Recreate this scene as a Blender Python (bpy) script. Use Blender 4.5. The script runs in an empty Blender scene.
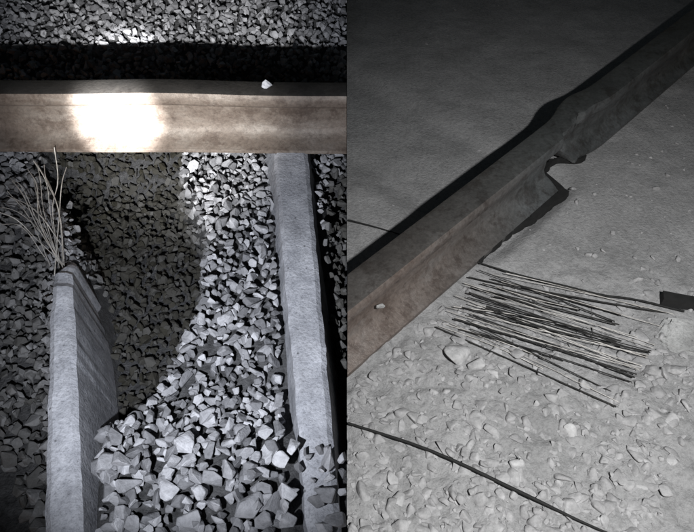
import bpy, bmesh, math, random
import numpy as np
from mathutils import Vector, Matrix
random.seed(4); rng=np.random.default_rng(11)
S=bpy.context.scene
S.view_settings.view_transform='Standard'; S.view_settings.look='None'; S.view_settings.exposure=0
SC=S.collection
CL=bpy.data.collections.new("track_site"); CR=bpy.data.collections.new("broken_rail_site")
SC.children.link(CL); SC.children.link(CR)

# ---------- helpers ----------
def vnoise(x,y,seed=0):
    xi=np.floor(x).astype(np.int64); yi=np.floor(y).astype(np.int64)
    xf=x-xi; yf=y-yi
    def h(a,b):
        n=(a*374761393+b*668265263+seed*974711)&0xffffffff
        n=((n^(n>>13))*1274126177)&0xffffffff
        return ((n^(n>>16))&0xffff)/65535.0
    u=xf*xf*(3-2*xf); v=yf*yf*(3-2*yf)
    return (h(xi,yi)*(1-u)+h(xi+1,yi)*u)*(1-v)+(h(xi,yi+1)*(1-u)+h(xi+1,yi+1)*u)*v
def fbm(x,y,f,seed=0,o=4):
    r=0;a=.5
    for i in range(o):
        r=r+a*(vnoise(x*f,y*f,seed+i)-.5)*2; f*=2.03; a*=.5
    return r
def ss(a,b,x):
    t=np.clip((x-a)/(b-a),0,1); return t*t*(3-2*t)

class NT:
    def __init__(s,name):
        s.m=bpy.data.materials.new(name); s.m.use_nodes=True; s.t=s.m.node_tree
        s.b=s.t.nodes['Principled BSDF']; s.co=s.t.nodes.new('ShaderNodeTexCoord')
    def noise(s,scale,detail=4,rough=.6,vec=None):
        n=s.t.nodes.new('ShaderNodeTexNoise'); n.inputs['Scale'].default_value=scale
        n.inputs['Detail'].default_value=detail; n.inputs['Roughness'].default_value=rough
        s.t.links.new(vec or s.co.outputs['Object'],n.inputs['Vector']); return n.outputs['Fac']
    def ramp(s,fac,stops):
        r=s.t.nodes.new('ShaderNodeValToRGB'); e=r.color_ramp.elements
        while len(e)<len(stops): e.new(.5)
        for i,(p,c) in enumerate(stops): e[i].position=p; e[i].color=(*c,1)
        s.t.links.new(fac,r.inputs['Fac']); return r.outputs['Color']
    def mix(s,a,b,fac,mode='MIX'):
        n=s.t.nodes.new('ShaderNodeMix'); n.data_type='RGBA'; n.blend_type=mode
        if isinstance(fac,(int,float)): n.inputs[0].default_value=fac
        else: s.t.links.new(fac,n.inputs[0])
        for i,v in ((6,a),(7,b)):
            if isinstance(v,tuple): n.inputs[i].default_value=(*v,1)
            else: s.t.links.new(v,n.inputs[i])
        return n.outputs[2]
    def col(s,c):
        if isinstance(c,tuple): s.b.inputs['Base Color'].default_value=(*c,1)
        else: s.t.links.new(c,s.b.inputs['Base Color'])
    def bump(s,fac,strength,dist):
        n=s.t.nodes.new('ShaderNodeBump'); n.inputs['Strength'].default_value=strength; n.inputs['Distance'].default_value=dist
        s.t.links.new(fac,n.inputs['Height']); s.t.links.new(n.outputs[0],s.b.inputs['Normal'])
    def attr(s,name):
        a=s.t.nodes.new('ShaderNodeAttribute'); a.attribute_name=name; return a
    def set(s,rough=.9,metal=0,spec=.3):
        s.b.inputs['Roughness'].default_value=rough; s.b.inputs['Metallic'].default_value=metal
        s.b.inputs['Specular IOR Level'].default_value=spec; return s.m

def stone_mat(name,dark,light,painted_shade,bump=.5):
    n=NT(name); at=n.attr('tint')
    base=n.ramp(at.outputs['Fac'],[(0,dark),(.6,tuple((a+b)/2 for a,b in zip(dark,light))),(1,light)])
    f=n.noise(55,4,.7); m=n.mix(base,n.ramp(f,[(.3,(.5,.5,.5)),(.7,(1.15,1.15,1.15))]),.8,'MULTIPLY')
    g=n.attr('painted_shade'); m=n.mix(m,painted_shade,g.outputs['Fac'])  # per-stone darkening, shade mixed into the colour
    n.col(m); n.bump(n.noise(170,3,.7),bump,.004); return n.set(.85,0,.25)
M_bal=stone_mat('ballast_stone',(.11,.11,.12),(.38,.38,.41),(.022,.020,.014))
M_dust=stone_mat('dusty_stone',(.28,.275,.28),(.40,.395,.40),(.08,.08,.075),.4)

n=NT('ballast_fines'); f=n.noise(60,4,.7); n.col(n.ramp(f,[(.3,(.02,.02,.022)),(.7,(.08,.08,.085))])); n.bump(n.noise(200),1,.006); M_fine=n.set()
n=NT('dusty_ground'); f=n.noise(7,5,.65); f2=n.noise(110,4,.8)
c=n.ramp(f,[(.3,(.24,.238,.240)),(.55,(.31,.306,.310)),(.75,(.37,.366,.37))])
c=n.mix(c,n.ramp(f2,[(.30,(.5,.5,.5)),(.52,(1,1,1)),(.72,(1.25,1.25,1.25))]),.65,'MULTIPLY')
n.col(c); n.bump(n.noise(150,5,.75),.75,.007); M_ground=n.set(.95,0,.1)

def rail_mat(name,cols,rough,metal,far=None):
    n=NT(name)
    mp=n.t.nodes.new('ShaderNodeMapping'); mp.inputs['Scale'].default_value=(1,1,3)
    n.t.links.new(n.co.outputs['Object'],mp.inputs['Vector'])
    f=n.noise(9,5,.68,mp.outputs[0]); c=n.ramp(f,[(.3,cols[0]),(.5,cols[1]),(.7,cols[2])])
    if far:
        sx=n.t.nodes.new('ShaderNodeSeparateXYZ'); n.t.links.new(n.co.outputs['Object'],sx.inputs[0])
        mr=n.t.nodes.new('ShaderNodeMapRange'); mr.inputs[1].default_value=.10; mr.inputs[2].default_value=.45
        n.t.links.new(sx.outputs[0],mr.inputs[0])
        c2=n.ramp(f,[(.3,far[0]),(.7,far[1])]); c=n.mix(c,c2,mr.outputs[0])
    f2=n.noise(120,4,.7); c=n.mix(c,n.ramp(f2,[(.3,(.5,.5,.5)),(.6,(1.1,1.1,1.1))]),.6,'MULTIPLY')
    f3=n.noise(22,5,.75); c=n.mix(c,n.ramp(f3,[(.38,(.55,.5,.48)),(.5,(1,1,1))]),.8,'MULTIPLY')
    n.col(c); n.bump(f2,.45,.003); return n.set(rough,metal,.4)
M_railL=rail_mat('rusty_rail_steel',[(.08,.061,.051),(.12,.097,.083),(.17,.148,.133)],.6,.15)
M_headL=rail_mat('darker_rail_head',[(.010,.009,.009),(.018,.016,.015),(.03,.027,.025)],.7,.0)  # top faces of the head much darker than the sides
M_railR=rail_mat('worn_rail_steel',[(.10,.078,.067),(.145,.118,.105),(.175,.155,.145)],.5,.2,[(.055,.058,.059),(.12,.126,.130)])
M_headR=rail_mat('shaded_rail_head',[(.035,.031,.029),(.055,.050,.047),(.08,.074,.071)],.6,.1,[(.035,.037,.037),(.065,.068,.068)])  # steel darkened to paint shade onto the head top
def conc(name,a,b):
    n=NT(name); f=n.noise(25,5,.7); c=n.ramp(f,[(.3,a),(.7,b)])
    vo=n.t.nodes.new('ShaderNodeTexVoronoi'); vo.inputs['Scale'].default_value=38; vo.inputs['Randomness'].default_value=1
    n.t.links.new(n.co.outputs['Object'],vo.inputs['Vector'])
    c=n.mix(n.ramp(vo.outputs['Distance'],[(.05,(.35,.35,.35)),(.13,(1,1,1))]),c,1.0,'MULTIPLY')
    sp=n.noise(180,3,.8); c=n.mix(c,n.ramp(sp,[(.3,(.5,.5,.5)),(.52,(1,1,1))]),.8,'MULTIPLY')
    f4=n.noise(8,4,.7); c=n.mix(c,n.ramp(f4,[(.35,(.6,.6,.6)),(.6,(1.05,1.05,1.05))]),.8,'MULTIPLY')
    n.col(c); n.bump(n.noise(140,4,.7),.7,.004); return n.set(.9,0,.2)
M_conc=conc('sleeper_concrete',(.23,.235,.265),(.40,.405,.445))
M_concR=conc('broken_concrete',(.30,.30,.30),(.42,.42,.42))
def simple(name,a,b,sc,rough,metal=0):
    n=NT(name); n.col(n.ramp(n.noise(sc,4,.7),[(.35,a),(.65,b)])); return n.set(rough,metal,.4)
M_wire=simple('steel_wire',(.25,.235,.22),(.5,.48,.46),30,.5,.2)
M_wire_shade=simple('wire_shade_black',(.006,.006,.006),(.02,.019,.018),30,.8)  # black strands painted in as the shadows among the wires
M_rubber_shade=simple('rubber_shade_black',(.006,.006,.006),(.012,.012,.012),40,.8)  # cable rubber, also the painted shade strips under the rail

def mk(name,verts,faces,mat,coll,smooth=False,parent=None):
    me=bpy.data.meshes.new(name); me.from_pydata([tuple(v) for v in verts],[],faces); me.update()
    me.materials.append(mat)
    if smooth: me.polygons.foreach_set('use_smooth',[True]*len(me.polygons))
    o=bpy.data.objects.new(name,me); coll.objects.link(o)
    if parent: o.parent=parent
    return o
def empty(name,coll):
    o=bpy.data.objects.new(name,None); coll.objects.link(o); return o

# ---------- terrain height fields ----------
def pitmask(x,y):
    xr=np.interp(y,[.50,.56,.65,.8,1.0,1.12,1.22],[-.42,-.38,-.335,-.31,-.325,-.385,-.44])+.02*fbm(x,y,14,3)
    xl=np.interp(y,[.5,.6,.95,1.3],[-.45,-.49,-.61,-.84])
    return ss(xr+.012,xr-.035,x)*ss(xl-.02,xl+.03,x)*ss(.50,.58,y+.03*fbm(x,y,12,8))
def hL(x,y):
    h=.012*fbm(x,y,5,1)
    h=h-.15*pitmask(x,y)*ss(1.5,1.3,y)
    xs=np.interp(y,[.2,.35,.9,1.3],[-.38,-.42,-.60,-.72])
    h=h-.06*ss(xs-.03,xs-.12,x)*ss(1.2,1.0,y)
    h=h+.045*ss(.56,.44,y)*ss(-.44,-.38,x)
    h=h+.03*ss(.58,.70,y)*ss(-.36,-.29,x)*ss(1.25,1.0,y)
    h=h-.07*ss(-.07,-.02,x)*ss(.40,.5,y)*ss(1.25,1.1,y)
    h=h-.03*ss(1.36,1.45,y)*ss(1.78,1.6,y)+(.10+.04*fbm(x,y*.3,2.5,66))*ss(1.68,2.1,y)
    return h
RL0=np.array([0,.697]); RD=np.array([.7036,.7106]); RN=np.array([-.7106,.7036])
def railperp(x,y): return (x-RL0[0])*RN[0]+(y-RL0[1])*RN[1]
def rails(x,y): return (x-RL0[0])*RD[0]+(y-RL0[1])*RD[1]
def hR(x,y):
    z=ss(1.05,.65,y)
    r=1-np.abs(fbm(x,y,20,31,3))*2.2
    h=.010*fbm(x,y,4,21)+.0055*fbm(x,y,30,25,4)*(.35+z)+.007*r*z
    d=railperp(x,y); s=rails(x,y)
    h=h-.02*ss(-.10,-.06,d)*ss(.35,.45,s)*ss(.80,.70,s)-.006*z
    h=h-.014*ss(.18,.28,x)*ss(.66,.56,x)*np.exp(-((y-(.80-.33*(x-.24)))/.09)**2)
    return h
def terrain(name,x0,x1,hf,mat,coll,off,fine):
    def axis(a,b,lo,hi,st):
        r=list(np.arange(a,b+1e-9,st)); s=st
        v=r[0]
        while v>lo: s*=1.35; v-=s; r.insert(0,max(v,lo))
        v=r[-1]; s=st
        while v<hi: s*=1.35; v+=s; r.append(min(v,hi))
        return np.array(r)
    if x0<0: xs=-axis(0,1.45,0,x1,fine)[::-1]
    else: xs=axis(0,1.45,0,x1,fine)
    ys=axis(.15,2.4,-6,40,fine)
    X,Y=np.meshgrid(xs,ys); Z=hf(X,Y)+off
    V=np.stack([X.ravel(),Y.ravel(),Z.ravel()],1); W=len(xs)
    F=[(j*W+i,j*W+i+1,(j+1)*W+i+1,(j+1)*W+i) for j in range(len(ys)-1) for i in range(W-1)]
    return mk(name,V,F,mat,coll,True)
terrain('gravel_ground',-1,30,hL,M_fine,CL,-.022,.012)
terrain('dusty_ground',0,30,hR,M_ground,CR,0,.0055)

# ---------- stones ----------
def hull(seed,npts,bev,smooth_iter=0):
    r=np.random.default_rng(seed); bm=bmesh.new()
    p=r.normal(size=(npts,3)); p/=np.linalg.norm(p,axis=1)[:,None]; p*=(.75+.4*r.random((npts,1)))
    p*=np.array([1,.62+.3*r.random(),.52+.3*r.random()])
    for q in p: bm.verts.new(q)
    bmesh.ops.convex_hull(bm,input=bm.verts)
    bmesh.ops.delete(bm,geom=[e for e in bm.verts if not e.link_faces],context='VERTS')
    bmesh.ops.dissolve_limit(bm,angle_limit=.28,verts=bm.verts,edges=bm.edges)
    if bev: bmesh.ops.bevel(bm,geom=bm.edges[:],offset=bev,segments=1,affect='EDGES',profile=.6)
    bmesh.ops.triangulate(bm,faces=bm.faces[:])
    for _ in range(smooth_iter):
        bmesh.ops.subdivide_edges(bm,edges=bm.edges[:],cuts=1); bmesh.ops.triangulate(bm,faces=bm.faces[:])
        for k in range(2): bmesh.ops.smooth_vert(bm,verts=bm.verts,factor=.5,use_axis_x=True,use_axis_y=True,use_axis_z=True)
    bm.verts.index_update()
    V=np.array([v.co[:] for v in bm.verts]); F=np.array([[v.index for v in f.verts] for f in bm.faces]); bm.free()
    return V,F
ANG=[hull(i,13,.05) for i in range(30)]
RND=[hull(100+i,12,.08,1) for i in range(16)]
def rotm(a,b,c):
    return np.array(Matrix.Rotation(a,3,'Z')@Matrix.Rotation(b,3,'X')@Matrix.Rotation(c,3,'Y'))
def stones(name,items,temps,mat,coll,side,smooth=False):
    VV=[];FF=[];TT=[];GG=[];o=0
    for (x,y,z,s,fl,tint,shd,tl) in items:
        V,F=temps[rng.integers(len(temps))]
        R=rotm(rng.random()*6.28,(rng.random()-.5)*tl,(rng.random()-.5)*tl)
        W=(V*np.array([1,1,fl]))@R.T*s+np.array([x,y,z])
        if side<0: W[:,0]=np.minimum(W[:,0],-.0008)
        else: W[:,0]=np.maximum(W[:,0],.0008)
        VV.append(W); FF.append(F+o); o+=len(V)
        TT.append(np.full(len(V),tint)); GG.append(np.full(len(V),shd))
    V=np.concatenate(VV);F=np.concatenate(FF)
    me=bpy.data.meshes.new(name); me.vertices.add(len(V)); me.vertices.foreach_set('co',V.ravel())
    me.loops.add(F.size); me.loops.foreach_set('vertex_index',F.ravel().astype(np.int32))
    me.polygons.add(len(F)); me.polygons.foreach_set('loop_start',np.arange(0,F.size,3,dtype=np.int32))
    me.polygons.foreach_set('use_smooth',np.full(len(F),smooth)); me.update(calc_edges=True); me.validate()
    for nm,d in (('tint',TT),('painted_shade',GG)):
        a=me.attributes.new(nm,'FLOAT','POINT'); a.data.foreach_set('value',np.concatenate(d).astype(np.float32))
    me.materials.append(mat); ob=bpy.data.objects.new(name,me); coll.objects.link(ob)
    print(name,len(items),len(F)); return ob

def rs_x(y): return np.interp(y,[.2,.45,1.23,1.6],[-.022,-.05,-.143,-.187])
def ls_x(y): return np.interp(y,[.1,.35,.9],[-.350,-.43,-.61])
items=[]
def tryL(x,y,s,layer):
    if abs(x-ls_x(y))<.042 and y<.90: return
    if y>.44 and y<1.42 and -.058<x-rs_x(y)<.055: return
    if y<=.44 and layer==0 and abs(x-rs_x(y))<.05: return
    z=float(hL(np.array(x),np.array(y)))
    if y<=.44 and abs(x-rs_x(y))<.06: z+=.02
    if .0<y-1.20<.17: z=min(z,-.005)
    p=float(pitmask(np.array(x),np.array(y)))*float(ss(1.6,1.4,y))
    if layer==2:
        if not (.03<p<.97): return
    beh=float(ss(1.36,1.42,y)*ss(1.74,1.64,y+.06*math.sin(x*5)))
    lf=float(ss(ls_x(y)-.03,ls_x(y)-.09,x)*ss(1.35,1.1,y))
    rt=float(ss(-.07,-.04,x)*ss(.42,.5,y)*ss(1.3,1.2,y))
    g=min(1,.96*p**.5+.68*beh+.68*lf+.85*rt)  # shade of pit, rail and sleepers painted into the stone colour
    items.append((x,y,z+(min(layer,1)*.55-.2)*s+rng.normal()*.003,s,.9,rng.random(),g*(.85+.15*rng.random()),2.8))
for layer in (0,1,2):
    y=.16
    while y<2.7:
        xmax=.25+y*.78
        near=float(ss(.60,.42,y)); sz=(.0142 if layer<2 else .012)+.0050*near
        st=sz*(1.38-.24*near)*(1 if y<2 else 1.2)
        for x in np.arange(-xmax,0,st):
            if layer==1 and rng.random()<.22: continue
            s=sz*(.6+.8*rng.random()**1.5)
            if rng.random()<.25: s*=.65
            tryL(x+(rng.random()-.5)*st,y+(rng.random()-.5)*st,s,layer)
        y+=st
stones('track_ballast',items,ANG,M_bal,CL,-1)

items=[]
for k in range(4600):
    y=.22+rng.random()**1.3*2.1; x=rng.random()*(.25+y*.72)
    if abs(railperp(x,y))<.075: continue
    zone=float(ss(.98,.62,y+.15*fbm(np.array(x),np.array(y),6,50)))
    if rng.random()>.10+.90*zone: continue
    if railperp(x,y)>0 and rng.random()<.8: continue
    s=(.006+.018*rng.random()**2)*(1 if zone>.3 else .45)
    z=float(hR(np.array(x),np.array(y)))
    items.append((x,y,z-s*(.0+.2*rng.random()),s,.72,.6*rng.random()+.1,0,1.2))
stones('dusty_rubble',items,RND,M_dust,CR,1,True)
items=[]
for k in range(160):
    y=.25+rng.random()*1.4; x=rng.random()*(.25+y*.72)
    if abs(railperp(x,y))<.075 or (railperp(x,y)>0 and rng.random()<.9): continue
    s=.004+.010*rng.random()**2
    items.append((x,y,float(hR(np.array(x),np.array(y)))+s*.15,s,.8,.3+.5*rng.random(),0,1.5))
for x,y,s in ((.215,.665,.040),(.250,.64,.026),(.285,.62,.020),(.45,.60,.022),(.57,1.16,.014),(.64,.63,.028),(.69,.60,.024),(.40,.50,.022),(.30,.44,.026)):
    items.append((x,y,.002,s,.7,1,0,.8))
stones('concrete_rubble',items,RND,M_dust,CR,1,True)

# ---------- rails ----------
def profile(fw=.062,H=.155):
    hf=[(fw,0),(fw,.010),(fw*.55,.019),(.016,.030),(.0085,.045),(.0085,H-.055),(.013,H-.045),(.031,H-.037),(.035,H-.030),(.035,H-.010),(.031,H-.003),(.022,H)]
    return [(-a,b) for a,b in hf]+[(a,b) for a,b in hf[::-1]]
def sweep(name,P,stations,place,mat,topmat,coll,parent,topz):
    V=[];n=len(P)
    for s in stations:
        for k,(a,b) in enumerate(P): V.append(place(s,a,b,k))
    F=[];mi=[]
    for i in range(len(stations)-1):
        for k in range(n):
            k2=(k+1)%n; F.append((i*n+k,i*n+k2,(i+1)*n+k2,(i+1)*n+k)); mi.append(1 if (P[k][1]>=topz and P[k2][1]>=topz) else 0)
    F.append(tuple(range(n))[::-1]); mi.append(0); F.append(tuple((len(stations)-1)*n+k for k in range(n))); mi.append(0)
    me=bpy.data.meshes.new(name); me.from_pydata(V,[],F); me.materials.append(mat); me.materials.append(topmat)
    me.polygons.foreach_set('material_index',mi)
    bm=bmesh.new(); bm.from_mesh(me); bmesh.ops.recalc_face_normals(bm,faces=bm.faces); bm.to_mesh(me); bm.free()
    me.polygons.foreach_set('use_smooth',[len(p.vertices)==4 for p in me.polygons])
    o=bpy.data.objects.new(name,me); coll.objects.link(o); o.parent=parent
    md=o.modifiers.new('es','EDGE_SPLIT'); md.split_angle=math.radians(38)
    return o
R1=empty('railway_rail',CL)
def placeL(s,a,b,k):
    up=.006*math.exp(-((s+.48)/.18)**2)
    return (s,1.300+a+.0008*math.sin(s*13),.056+b*.97+(up if b>.03 else up*.3)-.012*(s+.5)*.6)
sweep('rail_body',profile(),list(np.arange(-4,-1.5,.1))+list(np.arange(-1.5,-.001,.02))+[-.001],placeL,M_railL,M_headL,CL,R1,.150)

R2=empty('broken_railway_rail',CR)
SB=.765
def placeR(s,a,b,k):
    c=float(ss(SB-.075,SB-.060,s)*ss(SB+.05,SB+.02,s))
    jag=.010*float(fbm(np.array(s*1.),np.array(b*3.),42,77,3))
    a2=a
    if a<0 and b<.10: a2=a*(1-.9*c)+(.036*c if b<.05 else .014*c)+jag*c*2.4
    if a<0 and b<.10 and s>SB+.02: a2=a2*.80
    if a<0 and b>=.10: a2=a2+.014*c+jag*.9*c
    shift=.008*float(ss(SB-.04,SB+.05,s))+.010*math.exp(-((s-SB-.08)/.06)**2)+jag*.2*c
    z=b+.010*math.exp(-((s-SB-.04)/.08)**2)
    if a<0 and b<.05: z+=.03*c
    q=RL0+RD*s+RN*(a2+shift)
    x=q[0]
    if x<.0008: q=q+RD*((.0008-x)/RD[0])
    return (q[0],q[1],z)
st=[-.085]+list(np.arange(-.06,.60,.02))+list(np.arange(.60,.98,.006))+list(np.arange(.98,1.6,.03))+list(np.arange(1.6,6,.2))
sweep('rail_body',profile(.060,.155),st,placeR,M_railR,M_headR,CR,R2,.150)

def ribbon(name,pts,w,h,mat,coll,jit,parent=None):
    V=[];F=[];N=len(pts)
    for i,p in enumerate(pts):
        p=np.array(p); d=np.array(pts[min(i+1,N-1)])-np.array(pts[max(i-1,0)]); d/=np.linalg.norm(d)+1e-9
        nn=np.array([-d[1],d[0],0])
        ww=w(i/(N-1)) if callable(w) else w
        w1=max(.15*ww,ww*(1+jit*2.4*float(fbm(np.array(i*.55),np.array(0.),1,N,3))))
        for a,b in ((-w1,0),(-w1*.8,h),(ww*.8,h),(ww,0)): V.append(p-nn*a*1.0+np.array([0,0,b]))
    for i in range(N-1):
        for k in range(4):
            k2=(k+1)%4; F.append((i*4+k,i*4+k2,i*4+4+k2,i*4+4+k))
    F.append((0,1,2,3)); F.append((N*4-1,N*4-2,N*4-3,N*4-4))
    return mk(name,V,F,mat,coll,False,parent)
pp=[]
for s in np.arange(.36,.712,.004):
    q=RL0+RD*s-RN*(.054+.010*float(ss(.38,.66,s))+.010*float(fbm(np.array(s),np.array(0.),28,3))); pp.append((q[0],q[1],-.006))
ribbon('gap_shade_strip',pp,lambda t:.005+.010*t,.016,M_rubber_shade,CR,.8,R2)  # black strip added as the shadow gap under the rail edge
pp=[]
for s in np.arange(.695,.86,.004):
    q=RL0+RD*s-RN*(.066-.078*float(ss(.69,.725,s))+.050*float(ss(.785,.85,s))+.010*float(fbm(np.array(s),np.array(4.),40,3))); pp.append((q[0],q[1],-.002))
ribbon('notch_shade_strip',pp,lambda t:.009-.006*t,.018,M_rubber_shade,CR,.8,R2)  # black strip painting the shadow along the notch edge

# ---------- sleepers (left) ----------
def sleeper(name,line,coll,mat,parent):
    V=[];F=[]
    for (x,y,tl,tr,bl,br,zt,zb) in line:
        e=.006; w1=.003*float(fbm(np.array(y),np.array(1.),45,5)); w2=.003*float(fbm(np.array(y),np.array(9.),45,6))
        V+= [(x-bl,y,zb),(x-tl-e*.6+w1,y,zt-e),(x-tl+e+w1,y,zt),(x+tr-e+w2,y,zt),(x+tr+e*.6+w2,y,zt-e),(x+br,y,zb)]
    n=6;N=len(line)
    for i in range(N-1):
        for k in range(n):
            k2=(k+1)%n; F.append((i*n+k,i*n+k2,(i+1)*n+k2,(i+1)*n+k))
    F.append(tuple(range(n))); F.append(tuple((N-1)*n+k for k in range(n))[::-1])
    V=[(min(x,-.0008),y,z) for x,y,z in V]
    return mk(name,V,F,mat,coll,False,parent)
line=[]
for y in np.arange(.30,1.40,.015):
    w=float(np.interp(y,[.3,.5,1.25],[.022,.026,.040]))
    x=float(rs_x(y)); line.append((x,y,w,w,w+.030+.03*float(ss(.5,1.2,y)),min(w+.030,-x-.001),.056,-.09))
SL=empty('concrete_sleeper',CL); sleeper('sleeper_body',line,CL,M_conc,SL)
BS=empty('broken_concrete_sleeper',CL)
line=[]
for y in np.arange(.12,.905,.015):
    w=float(np.interp(y,[.1,.35,.7,.84,.90],[.032,.030,.024,.016,.006]))
    x=float(ls_x(y))
    f=float(ss(.74,.86,y)); j=.018*f*float(fbm(np.array(y),np.array(3.),30,12))
    zt=float(np.interp(y,[.2,.78,.85,.90],[.074,.074,.055,.015]))+.03*f*float(fbm(np.array(y),np.array(7.),35,13))
    line.append((x+j,y,w,w*.65,w+.010,w+.012,zt,-.14))
sleeper('sleeper_body',line,CL,M_conc,BS)

def wire(name,pts,r,mat,coll,parent=None):
    cu=bpy.data.curves.new(name,'CURVE'); cu.dimensions='3D'; cu.bevel_depth=r; cu.bevel_resolution=1; cu.resolution_u=5
    for P in pts:
        sp=cu.splines.new('BEZIER'); sp.bezier_points.add(len(P)-1)
        for b,p in zip(sp.bezier_points,P): b.co=p; b.handle_left_type=b.handle_right_type='AUTO'; b.radius=.6+.7*random.random()
    o=bpy.data.objects.new(name,cu); cu.materials.append(mat); coll.objects.link(o)
    if parent: o.parent=parent
    return o
W=[]
for k in range(11):
    x0=-.62+rng.normal()*.010; y0=.84+rng.random()*.06
    ex=-.79+rng.normal()*.035; ey=1.15+rng.normal()*.06
    mx=(x0+ex)/2+rng.normal()*.012; my=(y0+ey)/2+rng.normal()*.015
    W.append([(x0,y0,.03),(mx,my,.03+.02*rng.random()),(mx*.4+ex*.6+rng.normal()*.010,my*.4+ey*.6,.04+.02*rng.random()),(ex,ey,.04+.10*rng.random()**2)])
for k in range(5):
    x0=-.64+rng.normal()*.015; y0=.86+rng.random()*.12
    ex=-.80-rng.random()*.12; ey=1.02+rng.random()*.14
    W.append([(x0,y0,.02),((x0+ex)/2,(y0+ey)/2+.02,.03+.02*rng.random()),(ex,ey,.01+.02*rng.random())])
wire('exposed_wires',W,.0011,M_wire,CL,BS)
items=[]
for k in range(110):
    y=.74+rng.random()*.40; x=float(np.interp(y,[.74,.9,1.18],[-.605,-.635,-.75]))+rng.normal()*.022
    s=.004+.010*rng.random()
    items.append((x,y,-.005+.025*rng.random()-.01,s,.8,.5*rng.random(),.25,3))
stones('crumbled_concrete',items,ANG,M_bal,CL,-1)
V,F=ANG[3]; o=mk('ballast_stone',V*.014*np.array([1,.9,1.2])+np.array([-.195,1.30,.212]),[tuple(f) for f in F],M_conc,CL)

# ---------- right-hand wires, cables, sleeper stub ----------
WL=[];WD=[]
K=38
for k in range(K):
    t=(k+rng.random())/K; t2=min(1.05,max(-.12,t+rng.normal()*.12))
    a=np.array([.190+.105*t,.720+.165*t]); b=np.array([.50+.155*t2,.578+.18*t2])
    e0=.22*rng.random()**2-.04; e1=.55*rng.random() if rng.random()<.5 else -.05
    a,b=a+(b-a)*e0,b-(b-a)*e1
    z0=.004+.010*rng.random(); z1=-.001+.008*rng.random(); m=(a+b)/2+rng.normal(size=2)*.003
    q=[(a[0],a[1],z0),(m[0],m[1],(z0+z1)/2+.002),(b[0],b[1],z1)]
    (WD if k%2==0 else WL).append(q)
wb=empty('sleeper_wires',CR)
wire('bright_strands',WL,.0009,M_wire,CR,wb); wire('shade_strands',WD,.0015,M_wire_shade,CR,wb)  # black strands stand in for wire shadows
wire('black_cable',[[(.002,.513,.008),(.145,.460,.010),(.288,.387,.010),(.405,.327,.008),(.60,.25,.005)]],.0026,M_rubber_shade,CR)
wire('black_cable',[[(.003,1.04,.008),(.10,1.003,.008),(.20,.955,.004),(.295,.905,.006),(.40,.862,.004),(.462,.840,.006),(.55,.812,.004),(.60,.80,.008),(.70,.765,.010)]],.0022,M_rubber_shade,CR)
ST=empty('sleeper_stub',CR)
bm=bmesh.new()
for q in [(0,0,0),(.0,.09,0),(.02,.0,.025),(.015,.085,.030),(.4,-.09,0),(.4,.03,0),(.4,-.08,.035),(.4,.02,.035),(-.025,.045,.01),(-.012,.02,.02)]:
    bm.verts.new(q)
bmesh.ops.convex_hull(bm,input=bm.verts); bmesh.ops.bevel(bm,geom=bm.edges[:],offset=.005,segments=2,affect='EDGES')
me=bpy.data.meshes.new('stub_body'); bm.to_mesh(me); bm.free(); me.materials.append(M_concR)
o=bpy.data.objects.new('stub_body',me); o.location=(.645,.665,-.016); CR.objects.link(o); o.parent=ST
pp=[(.665,.80,.0),(.70,.79,.0),(.76,.775,.0),(.84,.755,.0),(.95,.73,.0)]
ribbon('black_strip',pp,.014,.022,M_rubber_shade,CR,.1,ST)  # black strip along the back edge of the stub
V,F=RND[2]; q=RL0+RD*.07-RN*.022
mk('pale_lump',V*np.array([.014,.006,.014])+np.array([q[0],q[1],.070]),[tuple(f) for f in F],M_concR,CR,True,R2)  # small pale lump set on the rail web

# ---------- light ----------
def spot(name,loc,tgt,e,size,blend,col,coll,rad=.01):
    l=bpy.data.lights.new(name,'SPOT'); l.energy=e; l.spot_size=math.radians(size); l.spot_blend=blend; l.color=col; l.shadow_soft_size=rad
    o=bpy.data.objects.new(name,l); o.location=loc; o.rotation_euler=(Vector(tgt)-Vector(loc)).to_track_quat('-Z','Y').to_euler()
    SC.objects.link(o)
    o.light_linking.receiver_collection=coll; return o
spot('torch_glint',(-.23,.08,.62),(-.26,1.20,.0),72,96,1,(.91,.95,1),CL)
spot('torch_glint',(-.27,.10,.62),(-.48,1.30,.14),210,34,1,(1,.99,.93),CL)
spot('torch_glint',(-.27,.10,.62),(-.575,1.29,.13),1900,11.5,1,(1,1,.97),CL)  # extra narrow spot added to imitate the torch's reflection on the rail
spot('phone_light',(.37,-.03,1.15),(.49,.50,0),112,92,1,(.99,1,.99),CR,.02)
w=bpy.data.worlds.new("World"); S.world=w; w.use_nodes=True
sk=w.node_tree.nodes.new('ShaderNodeTexSky'); sk.sky_type='NISHITA'; sk.sun_disc=False
sk.sun_elevation=math.radians(1); sk.sun_rotation=math.radians(200)
bg=w.node_tree.nodes['Background']; bg.inputs[1].default_value=.045
w.node_tree.links.new(sk.outputs[0],bg.inputs[0])

cam=bpy.data.cameras.new('camera'); cam.sensor_fit='HORIZONTAL'; cam.angle=math.radians(60); cam.clip_end=200; cam.clip_start=.02
co=bpy.data.objects.new('camera',cam); SC.objects.link(co); co.location=(0,0,1); co.rotation_euler=(math.radians(42),0,0)
S.camera=co
